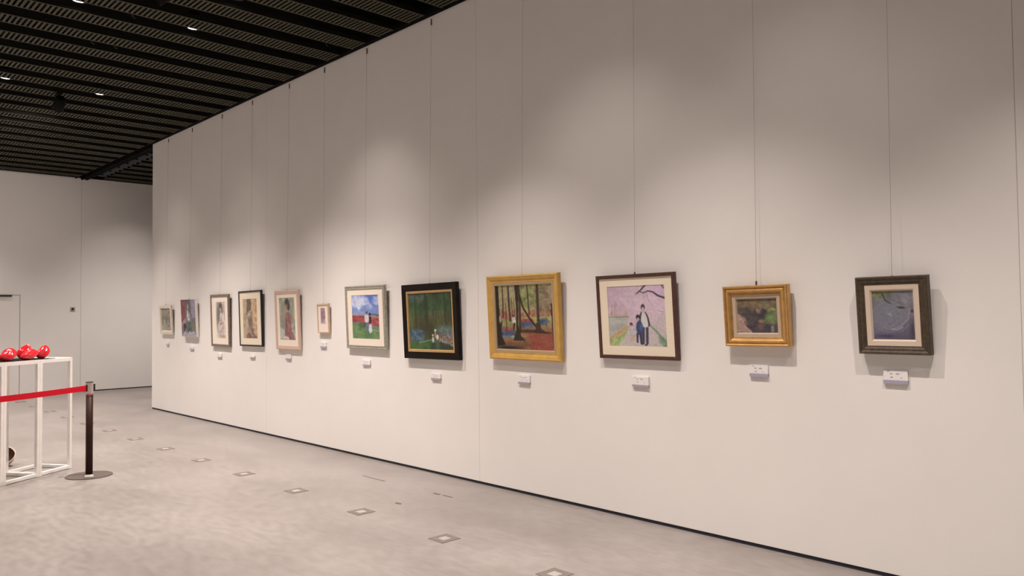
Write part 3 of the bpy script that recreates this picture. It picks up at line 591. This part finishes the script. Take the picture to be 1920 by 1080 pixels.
def picture(idn, y, zb, w, h, tilt, roll, d, fr, fmat, prof, cv, art, label, paper=True, mat_m=None, mat_rect=None, liner=None, sag=None, seamless=False, frame_label=None):
    t = thing('framed_picture', label, 'picture', (XW - d, y, zb), 0, 'pictures hung in a row on the long wall')
    s = Vector((0, -1, 0)); tt = Vector((-math.sin(tilt), 0, math.cos(tilt)))
    s2 = s * math.cos(roll) + tt * math.sin(roll); t2 = tt * math.cos(roll) - s * math.sin(roll); y2 = t2.cross(s2)
    t.matrix_world = Matrix(((s2.x, y2.x, t2.x, XW - d), (s2.y, y2.y, t2.y, y), (s2.z, y2.z, t2.z, zb), (0, 0, 0, 1)))
    th = d - 0.008
    O = (-w / 2, w / 2, 0, h)
    if prof: obj('frame', ring(bmesh.new(), *O, prof), fmat, t)
    in_ = fr
    I = (O[0] + in_, O[1] - in_, O[2] + in_, O[3] - in_)
    yy = 0.006
    if liner:   # (width, material, depth)
        lw, lm, ld = liner
        J = (I[0] + lw, I[1] - lw, I[2] + lw, I[3] - lw)
        bm = bmesh.new(); L = []
        for (R_, q) in ((I, ld), ((I[0] + lw * .75, I[1] - lw * .75, I[2] + lw * .75, I[3] - lw * .75), ld + 0.001), (J, ld + 0.010), (J, ld + 0.013), (I, ld + 0.013)):
            L.append([bm.verts.new(p) for p in ((R_[0], q, R_[2]), (R_[1], q, R_[2]), (R_[1], q, R_[3]), (R_[0], q, R_[3]))])
        for i in range(5):
            a, b = L[i], L[(i + 1) % 5]
            for k in range(4): bm.faces.new((a[k], a[(k + 1) % 4], b[(k + 1) % 4], b[k]))
        obj('liner', bm, lm, t); yy = ld + 0.0105
    if mat_m:
        obj('mat_board', ringr(bmesh.new(), (I[0] - .003, I[1] + .003, I[2] - .003, I[3] + .003), art, 0.008, 0.0105), mat_m, t); yy = 0.0108
    A = art
    if liner: A = (I[0] + liner[0] - .002, I[1] - liner[0] + .002, I[2] + liner[0] - .002, I[3] - liner[0] + .002)
    elif mat_m: A = (art[0] - .002, art[1] + .002, art[2] - .002, art[3] + .002)
    if prof:
        art_panel(cv, *A, yy, M_paper if paper else M_art, t)
        yb = max(yy + 0.005, min(th - 0.004, 0.024))
        obj('backing_board', nbox(I[0] - .004, I[1] + .004, yb, yb + 0.003, I[2] - .004, I[3] + .004), M_back, t)
    else:
        obj('canvas_edge', nbox(-w / 2, w / 2, 0.0008, th, 0, h, bev=0.001), fmat, t)
        art_panel(cv, -w / 2 + .004, w / 2 - .004, .004, h - .004, -0.0025, M_art, t)
    # hanging wire from the ceiling rail down to the frame top
    top = Vector((XW - d, y, zb)) + t2 * (h - 0.004) - y2 * 0
    bx = (top + y2 * (th * 0.7)).x
    bm = bmesh.new(); tx = XW - 0.010; bx = min(bx, tx)
    wy = y
    z1 = top.z + 0.005
    wt = thing('hanging_wire', None, 'wire', (tx, wy, H - 0.03), 0, 'thin steel wires the pictures hang on')
    wt['label'] = 'thin steel wire holding the ' + WIRE[idn]
    dz = z1 - (H - 0.03)
    tube(bm, [(0, 0, 0), ((bx - tx), 0, dz)], 0.0010, 6); obj('wire', bm, M_wire, wt, smooth=True)
    bm = bmesh.new(); box(bm, -0.003, 0.006, -0.004, 0.004, -0.03, 0.03, bev=0.001); obj('top_hook', bm, M_hook, wt)
    bm = bmesh.new(); hh = 0.028 if idn == 11 else (0.014 if idn in (1, 2, 10) else 0.004)
    box(bm, (bx - tx) - 0.003, (bx - tx) + 0.003, -0.005, 0.005, dz - 0.003, dz + hh, bev=0.001); obj('wire_clip', bm, M_hook, wt)
    return t

R_ = math.radians
W = 'picture hung on the long white wall'
picture(1, 12.69, 1.224, .50, .453, R_(3.7), R_(-.35), .034, .045, FRM['cream'], [(0, .026), (0, .002), (.002, 0), (.043, 0), (.045, .003), (.045, .014)], a1(), (-.19, .19, .062, .402), 'small cream framed grey-green picture, farthest along the wall', mat_m=FRM['matw'])
picture(2, 11.731, 1.199, .541, .555, R_(2.96), R_(-.26), .046, 0, FRM['white'], None, a2(), None, 'unframed canvas with white edges showing a red and grey interior still life', paper=False)
picture(3, 10.661, 1.078, .600, .722, R_(1.8), R_(-.3), .034, .034, FRM['greybrown'], flat_prof(.034, .026), a3(), (-.130, .170, .117, .616), 'grey-brown framed picture of a seated figure in a white dress', mat_m=FRM['matw'])
picture(4, 9.715, 1.105, .655, .720, R_(1.7), R_(.3), .034, .020, FRM['black'], flat_prof(.020, .026), a4(), (-.212, .190, .104, .614), 'thin black framed ochre painting of a figure bending forward', mat_m=FRM['matc'])
picture(5, 8.714, 1.087, .599, .717, R_(2.37), R_(-.1), .036, .046, FRM['pink'], [(0, .028), (0, .008), (.006, .001), (.018, 0), (.040, .004), (.042, .002), (.046, .004), (.046, .015)], a5(), (-.189, .190, .120, .625), 'pale pink wooden framed painting of a woman in a red dress', mat_m=FRM['matw'])
picture(6, 7.883, 1.297, .245, .330, R_(2.74), 0, .034, .016, FRM['pale'], flat_prof(.016, .026), a6(), (-.055, .045, .097, .282), 'smallest picture in the row, in a pale wood frame with pinkish print', mat_m=FRM['matw'])
picture(7, 7.009, 1.140, .745, .662, R_(2.48), R_(-.23), .040, .037, FRM['silver'], [(0, .032), (0, .006), (.004, .001), (.012, 0), (.016, .004), (.026, .003), (.030, .0), (.036, .002), (.037, .005), (.037, .015)], a7(), (-.251, .255, .107, .563), 'silver framed picture of two people on grass under a blue cloudy sky', mat_m=FRM['matw'])
picture(8, 5.897, 1.074, .842, .712, R_(2.44), R_(.49), .046, .066, FRM['blackwide'], [(0, .038), (0, .004), (.004, 0), (.030, .003), (.060, .008), (.066, .007), (.066, .020)], a8(), None, 'wide black framed green garden painting with gold liner', paper=False, liner=(.024, FRM['goldliner'], .006))
picture(9, 4.642, 1.108, .842, .707, R_(2.92), R_(-.07), .050, .062, FRM['yellow'], [(0, .042), (0, .010), (.005, .002), (.014, 0), (.022, .004), (.030, .005), (.052, .015), (.058, .013), (.062, .016), (.062, .026)], a9(), None, 'wide honey yellow wooden frame holding an autumn woodland painting', paper=False, liner=(.025, FRM['goldbeige'], .014))
picture(10, 3.485, 1.158, .701, .612, R_(3.29), R_(.27), .036, .026, FRM['brown'], flat_prof(.026, .028), a10(), (-.253, .259, .092, .528), 'dark brown framed picture of a man and two children under pink blossom', mat_m=FRM['matc'])
picture(11, 2.534, 1.272, .442, .384, R_(3.24), R_(.58), .060, .058, FRM['gold'], [(0, .050), (0, .006), (.004, .001), (.010, 0), (.015, .004), (.018, .010), (.026, .004), (.036, .003), (.044, .010), (.052, .020), (.055, .018), (.058, .020), (.058, .032)], a11(), None, 'gold moulded frame with beige liner holding a dark still life painting', paper=False, liner=(.027, FRM['linen'], .019))
picture(12, 1.706, 1.248, .380, .432, R_(4.41), R_(.16), .060, .047, FRM['umber'], [(0, .050), (0, .005), (.004, 0), (.012, .001), (.020, .006), (.030, .006), (.040, .012), (.044, .011), (.047, .013), (.047, .030)], a12(), None, 'dark umber framed blue-grey rose painting, nearest to the camera', paper=False, liner=(.034, FRM['creamliner'], .013))

# ------------------------------------------------------------------ caption cards
def card(y1, z1, y0, z0, strip, k, label):
    """y1,z1 = far top corner; y0,z0 = near bottom of its shadow"""
    w = y1 - y0 - 0.005; yc = (y1 + y0) / 2 + 0.004
    hh = (z1 - z0) - 0.020
    if hh < 0.028: hh = 0.028; 
    t = thing('caption_card', label, 'card', (XW - 0.001, yc, z1 - hh), 0, 'caption cards under the pictures')
    t.rotation_euler = (0, 0, -PI / 2)   # local x -> -Y, local y -> into the wall
    obj('card_board', nbox(-w / 2, w / 2, -0.013, 0.0, 0, hh, bev=0.0008), M_card, t)
    rr = random.Random(k); zt = hh - 0.008
    def dash(x, z, l, hgt=0.005):
        bm = bmesh.new()
        n = max(1, int(l / 0.007))
        for i in range(n):
            a = x + i * 0.007
            box(bm, a, a + 0.0052, -0.0136, -0.0129, z, z + hgt * (0.75 + 0.25 * rr.random()))
            box(bm, a + 0.005, a + 0.0072, -0.0135, -0.0129, z + 0.001, z + 0.002)
        obj('text_line', bm, M_print, t)
    dash(-w * .34, zt, 0.014 if k not in (8, 3) else 0.03, 0.004)
    if hh > 0.04:
        dash(-w * .22, zt - 0.014, 0.014); dash(w * .02, zt - 0.014, 0.022)
        dash(-w * .2, max(0.006, zt - 0.034), 0.014); dash(w * .22, max(0.006, zt - 0.036), 0.006, .004)
    else:
        dash(-w * .1, zt - 0.012, 0.02)
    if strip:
        obj('band_and_shadow', nbox(-w / 2, w / 2, -0.0142, 0.0, -strip, 0.0, bev=0.0005), M_card_shadow if k in (8, 9, 10) else M_strip, t)  # mauve strip paints the card's cast shadow, blue strip is a band
    return t
CARDS = [
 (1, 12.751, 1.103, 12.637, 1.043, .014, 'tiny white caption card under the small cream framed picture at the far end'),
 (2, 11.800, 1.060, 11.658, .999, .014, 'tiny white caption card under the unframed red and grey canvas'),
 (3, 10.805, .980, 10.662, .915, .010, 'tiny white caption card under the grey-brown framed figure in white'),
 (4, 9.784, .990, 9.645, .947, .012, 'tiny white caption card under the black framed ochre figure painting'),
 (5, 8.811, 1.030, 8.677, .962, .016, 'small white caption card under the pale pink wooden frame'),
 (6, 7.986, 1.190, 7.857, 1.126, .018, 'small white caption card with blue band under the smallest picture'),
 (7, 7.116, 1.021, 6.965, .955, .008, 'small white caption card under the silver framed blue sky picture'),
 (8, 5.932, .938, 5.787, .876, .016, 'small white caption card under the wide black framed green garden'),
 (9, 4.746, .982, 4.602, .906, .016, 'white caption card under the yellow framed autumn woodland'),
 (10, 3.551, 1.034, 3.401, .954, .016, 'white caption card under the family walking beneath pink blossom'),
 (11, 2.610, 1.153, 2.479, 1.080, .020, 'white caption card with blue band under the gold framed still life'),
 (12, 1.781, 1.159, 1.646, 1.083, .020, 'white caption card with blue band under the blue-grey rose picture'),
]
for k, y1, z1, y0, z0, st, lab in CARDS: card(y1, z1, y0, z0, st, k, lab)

# ------------------------------------------------------------------ switch on the far wall
t = thing('key_switch', 'small grey wall switch with dark centre on the far wall beside the joint', 'switch', (4.44, YF, 1.668))
obj('face_plate', nbox(-0.045, 0.045, -0.012, 0.001, -0.045, 0.045, bev=0.006), M_plate, t)
bm = bmesh.new(); lathe(bm, [(0.024, 0), (0.022, 0.012), (0.012, 0.016)], 20, cap1=True)
bmesh.ops.rotate(bm, verts=bm.verts, cent=(0, 0, 0), matrix=Matrix.Rotation(PI / 2, 3, 'X')); bmesh.ops.translate(bm, verts=bm.verts, vec=(0, -0.012, 0.006))
obj('button', bm, M_dark, t, smooth=True)

# ------------------------------------------------------------------ floor sockets
def make_sock():
    t = thing('floor_socket', 'x', 'floor socket')
    s = 0.078; i = 0.036
    bm = bmesh.new()
    L = []
    for r, z in ((s, -0.002), (s, 0.0025), (s - .003, 0.0035), (i, 0.0035), (i, -0.002)):
        L.append([bm.verts.new(p) for p in ((-r, -r, z), (r, -r, z), (r, r, z), (-r, r, z))])
    for a, b in zip(L, L[1:]):
        for k in range(4): bm.faces.new((a[k], a[(k + 1) % 4], b[(k + 1) % 4], b[k]))
    obj('surround', bm, M_sock_ring, t)
    obj('lid', nbox(-i + .002, i - .002, -i + .002, i - .002, -0.002, 0.003), M_sock_lid, t)
    return t
sp = make_sock()
for n in range(14):
    o = sp if n == 0 else copy_tree(sp)
    o.location = (3.2944, 3.1507 + n * 1.01394, 0)
    names = ['cut off by the bottom edge of the photo', 'nearest one seen whole', 'second one seen whole, counted from the front', 'third one seen whole, counted from the front', 'fourth one seen whole, counted from the front',
             'fifth one seen whole, counted from the front', 'sixth one seen whole, counted from the front', 'seventh one seen whole, counted from the front', 'first one to the right of the belt post', 'directly left of the belt post',
             'behind the right post of the white stand', 'seen through the right bay of the white stand', 'seen beside the middle post of the white stand', 'farthest one seen, just under the red belt']
    o['label'] = 'square grey floor socket with pale lid, ' + names[n]; o['group'] = 'floor sockets in a line'

# floor marks
bm = bmesh.new(); box(bm, -0.004, 0.004, -0.18, 0.18, 0, 0.002)
o = obj('floor_scratch', bm, M_scuff); o.location = (4.04, 6.14, 0); tag(o, 'thin long brown scratch line on the floor near the picture wall', 'scratch')
bm = bmesh.new(); box(bm, -0.006, 0.006, -0.13, -0.01, 0, 0.0015); box(bm, -0.02, 0.0, 0.02, 0.10, 0, 0.0015)
o = obj('floor_scratch', bm, M_scuff); o.location = (4.07, 5.17, 0); tag(o, 'short broken brown scratch on the floor below the seam of the wall', 'scratch')
bm = bmesh.new(); lathe(bm, [(0.034, 0), (0.032, 0.0015)], 14, cap1=True); bmesh.ops.scale(bm, verts=bm.verts, vec=(.5, 1.2, 1))
o = obj('floor_stain', bm, M_scuff); o.location = (3.645, 5.19, 0); tag(o, 'small brown oval stain on the floor', 'stain')

# ------------------------------------------------------------------ belt barrier
def make_post():
    t = thing('belt_barrier_post', 'x', 'barrier post')
    bm = bmesh.new(); lathe(bm, [(0.202, 0), (0.202, 0.006), (0.19, 0.011), (0.05, 0.016), (0.034, 0.017)], 56, cap0=True, cap1=True)
    obj('base_plate', bm, M_disc, t, smooth=False)
    bm = bmesh.new(); lathe(bm, [(0.031, 0.014), (0.031, 0.762)], 32, cap0=True, cap1=True); obj('pole', bm, M_pole, t, smooth=True)
    bm = bmesh.new(); lathe(bm, [(0.0325, 0.757), (0.0325, 0.772)], 32, cap0=True, cap1=True); obj('collar', bm, M_ring, t, smooth=True)
    bm = bmesh.new(); lathe(bm, [(0.033, 0.775), (0.033, 0.882)], 32, cap0=True, cap1=True); obj('head', bm, M_steel, t, smooth=False)
    for p in t.children[-1].data.polygons: p.use_smooth = len(p.vertices) == 4
    bm = bmesh.new(); lathe(bm, [(0.034, 0.882), (0.034, 0.888), (0.03, 0.890)], 32, cap0=True, cap1=True); obj('cap', bm, M_dark, t)
    return t
P1 = Vector((2.225, 8.216, 0)); BD = Vector((-.880, -.475, 0)).normalized(); LBELT = 1.95
post = make_post(); post.location = P1; post['label'] = 'dark brown belt barrier post with steel head on round grey base'
ang = math.atan2(BD.y, BD.x)
post.rotation_euler = (0, 0, ang); post['group'] = 'belt barrier posts'
# belt slot + receiver, stickers
obj('belt_slot', nbox(0.028, 0.040, -0.009, 0.009, 0.800, 0.862, bev=0.002), M_dark, post)
bm = bmesh.new(); box(bm, -0.044, -0.038, -0.02, 0.02, 0.80, 0.866, bev=0.001); box(bm, -0.040, -0.032, -0.008, 0.008, 0.80, 0.812)
bmesh.ops.rotate(bm, verts=bm.verts, cent=(0, 0, 0), matrix=Matrix.Rotation(math.radians(-12), 3, 'Z'))
obj('belt_receiver', bm, M_dark, post)
# pale sticker lies on the base plate on the camera side
sd = Vector((-P1.x, -P1.y, 0)).normalized(); sl = Matrix.Rotation(-ang, 3, 'Z') @ sd; sa = math.atan2(sl.y, sl.x)
bm = bmesh.new(); box(bm, 0.045, 0.172, -0.036, 0.036, 0.0125, 0.0185)
bmesh.ops.rotate(bm, verts=bm.verts, cent=(0, 0, 0), matrix=Matrix.Rotation(sa, 3, 'Z')); obj('base_sticker', bm, M_sticker, post)
p2 = copy_tree(post); p2.location = P1 + BD * LBELT
p2['label'] = 'dark brown belt barrier post at the far left end of the red belt'
bm = bmesh.new(); n = 24; vs = []
for i in range(n + 1):
    s_ = 0.0405 + (LBELT - 0.087) * i / n; sag = 0.012 * 4 * (i / n) * (1 - i / n)
    p = P1 + BD * s_; nn = Vector((-BD.y, BD.x, 0)) * 0.0012
    vs.append([bm.verts.new(q) for q in (p - nn + Vector((0, 0, .806 - sag)), p + nn + Vector((0, 0, .806 - sag)), p + nn + Vector((0, 0, .857 - sag)), p - nn + Vector((0, 0, .857 - sag)))])
for a, b in zip(vs, vs[1:]):
    for k in range(4): bm.faces.new((a[k], a[(k + 1) % 4], b[(k + 1) % 4], b[k]))
bm.faces.new(vs[0][::-1]); bm.faces.new(vs[-1])
tag(obj('barrier_belt', bm, M_belt), 'red webbing belt stretched from the steel head of the post to the left', 'belt')

# ------------------------------------------------------------------ white display stands
SD = Vector((-.815, -.580, 0)); SW = 0.413; SZ = 1.098; TH = 0.030
sang = math.atan2(SD.y, SD.x)            # local +x runs left along the front, local -y is the back side?
def make_stand():
    t = thing('display_stand', 'x', 'stand')
    D = 0.40
    # local: x 0..SW along front to the left, y 0..-D towards the back (right-handed turn)
    for x in (0, SW - TH - .001):
        for y in (-TH, -D):
            obj('leg', nbox(x, x + TH, y, y + TH, 0.0, SZ, bev=0.002), M_white_steel, t)
    for z in (0.004, SZ - TH):
        for y in (-TH, -D):
            obj('rail', nbox(TH, SW - TH - .001, y, y + TH, z, z + TH, bev=0.002), M_white_steel, t)
        for x in (0, SW - TH - .001):
            obj('rail', nbox(x, x + TH, -D + TH, -TH, z, z + TH, bev=0.002), M_white_steel, t)
    obj('top_board', nbox(0.0, SW - .001, -D, 0.0, SZ, SZ + 0.006, bev=0.001), M_white_steel, t)
    return t
st = make_stand()
O0 = Vector((2.215, 8.762, 0))
labs = ['white square tube stand, its right end beside the belt post, most of its top bare', 'white square tube stand in the middle of the joined row under red ornaments', 'white square tube stand cut off by the left edge of the photo']
for i in range(3):
    o = st if i == 0 else copy_tree(st)
    o.location = O0 + SD * (i * SW); o.rotation_euler = (0, 0, sang); o['label'] = labs[i]; o['group'] = 'white steel display stands in a row'
def stand_pt(a, b, z=0):
    """a along front to the left, b towards the back"""
    q = Matrix.Rotation(sang, 3, 'Z') @ Vector((a, -b, 0)); return O0 + q + Vector((0, 0, z))
# black cloth on the stands
bm = bmesh.new(); n = 18; top = []
ztop = SZ + 0.007
loops = []
for lvl, dz in ((0, 0.0), (1, 0.004)):
    pts = [(0.21, 0.012), (1.235, 0.012), (1.235, 0.38), (0.21, 0.38)]
    loops.append([bm.verts.new(stand_pt(a, b, ztop + dz)) for a, b in pts])
bm.faces.new(loops[0]); bm.faces.new(loops[1][::-1])
for k in range(4): bm.faces.new((loops[0][k], loops[0][(k + 1) % 4], loops[1][(k + 1) % 4], loops[1][k]))
bmesh.ops.recalc_face_normals(bm, faces=bm.faces)
tag(obj('black_cloth', bm, M_cloth), 'thin black cloth laid over the white stands beneath the red ornaments', 'cloth')
# glossy red ornaments
def ornament(a, b, rx, rz, lean, seed, label, tall=1.0):
    rr = random.Random(seed); bm = bmesh.new()
    bmesh.ops.create_icosphere(bm, subdivisions=4, radius=1.0)
    ph = rr.random() * 6
    for v in bm.verts:
        x, y, z = v.co
        tw = z * 1.1 + ph; c, s = math.cos(tw), math.sin(tw)
        lob = 1 + 0.22 * math.sin(3 * math.atan2(y, x) + 2.2 * z + ph)
        q = (1 - 0.30 * max(0, z) ** 1.3) * lob
        x2, y2 = (x * c - y * s * 0.9) * q, (x * s + y * c) * q
        v.co = Vector((x2 * rx + lean * (z + 1) * rz * 0.5, y2 * 0.05, (z + 1) * rz * tall * 0.5))
    mz = min(v.co.z for v in bm.verts)
    for v in bm.verts: v.co.z -= mz
    o = obj('red_ornament', bm, M_red, smooth=True)
    o.location = stand_pt(a, b, ztop + 0.0045); o.rotation_euler = (0, 0, sang + PI)
    tag(o, label, 'ornament', 'glossy red ornaments on black cloth'); return o
ORN = [(0.335, .06, .060, .130, .30, 1, 'glossy red twisted ornament on the right end of the row, standing upright'),
       (0.430, .18, .064, .140, .45, 2, 'tall pinkish red leaning ornament, second from the right end of the row'),
       (0.530, .05, .085, .100, .65, 3, 'wide glossy red ornament lying low, third from the right end'),
       (0.630, .17, .078, .115, .35, 4, 'rounded glossy red ornament, fourth from the right end'),
       (0.745, .06, .072, .105, .35, 5, 'glossy red ornament cut by the left edge of the photo')]
for a in ORN: ornament(*a)

# brown bowl on the floor behind the stands
t = thing('clay_bowl', 'dark brown bowl with beige outside tilted on the floor behind the white stand', 'bowl', (1.70, 9.42, 0.0))
def bowl(prof, m, nm):
    bm = bmesh.new(); lathe(bm, prof, 40, cap0=True)
    bmesh.ops.rotate(bm, verts=bm.verts, cent=(0, 0, 0), matrix=Matrix.Rotation(math.radians(30), 3, Vector((-1.0, .25, 0)).cross(Vector((0, 0, 1))).cross(Vector((0, 0, 1))).normalized()))
    bmesh.ops.translate(bm, verts=bm.verts, vec=(0, 0, 0.062)); return obj(nm, bm, m, t, smooth=True)
bowl([(0.05, -0.05), (0.10, -0.035), (0.145, 0.01), (0.165, 0.06), (0.160, 0.064), (0.152, 0.06)], M_beige, 'bowl_shell')
bowl([(0.02, -0.035), (0.09, -0.02), (0.13, 0.015), (0.152, 0.060)], M_brown, 'bowl_inside')

# ------------------------------------------------------------------ camera, world, colour
cam = bpy.data.cameras.new('camera'); co = bpy.data.objects.new('camera', cam); C.objects.link(co)
F, yaw, pit, rol = 1471.791, 0.75778, 0.031781, -0.010768
fw = Vector((math.sin(yaw) * math.cos(pit), math.cos(yaw) * math.cos(pit), math.sin(pit)))
rt = Vector((math.cos(yaw), -math.sin(yaw), 0)); up = rt.cross(fw)
r_ = rt * math.cos(rol) + up * math.sin(rol); u_ = up * math.cos(rol) - rt * math.sin(rol)
co.matrix_world = Matrix(((r_.x, u_.x, -fw.x, 0), (r_.y, u_.y, -fw.y, 0), (r_.z, u_.z, -fw.z, 1.5), (0, 0, 0, 1)))
cam.sensor_width = 36; cam.lens = 36 * F / 1920; cam.clip_start = 0.05; cam.clip_end = 100
bpy.context.scene.camera = co
w = bpy.data.worlds.new('world'); bpy.context.scene.world = w; w.use_nodes = True
w.node_tree.nodes['Background'].inputs[0].default_value = (0.02, 0.018, 0.016, 1); w.node_tree.nodes['Background'].inputs[1].default_value = 1
vs_ = bpy.context.scene.view_settings; vs_.view_transform = 'Standard'; vs_.look = 'None'; vs_.gamma = 1.0; vs_.use_curve_mapping = False
vs_.exposure = 0.20
cy = bpy.context.scene.cycles
cy.max_bounces = 8; cy.diffuse_bounces = 6; cy.sample_clamp_indirect = 6; cy.use_denoising = True
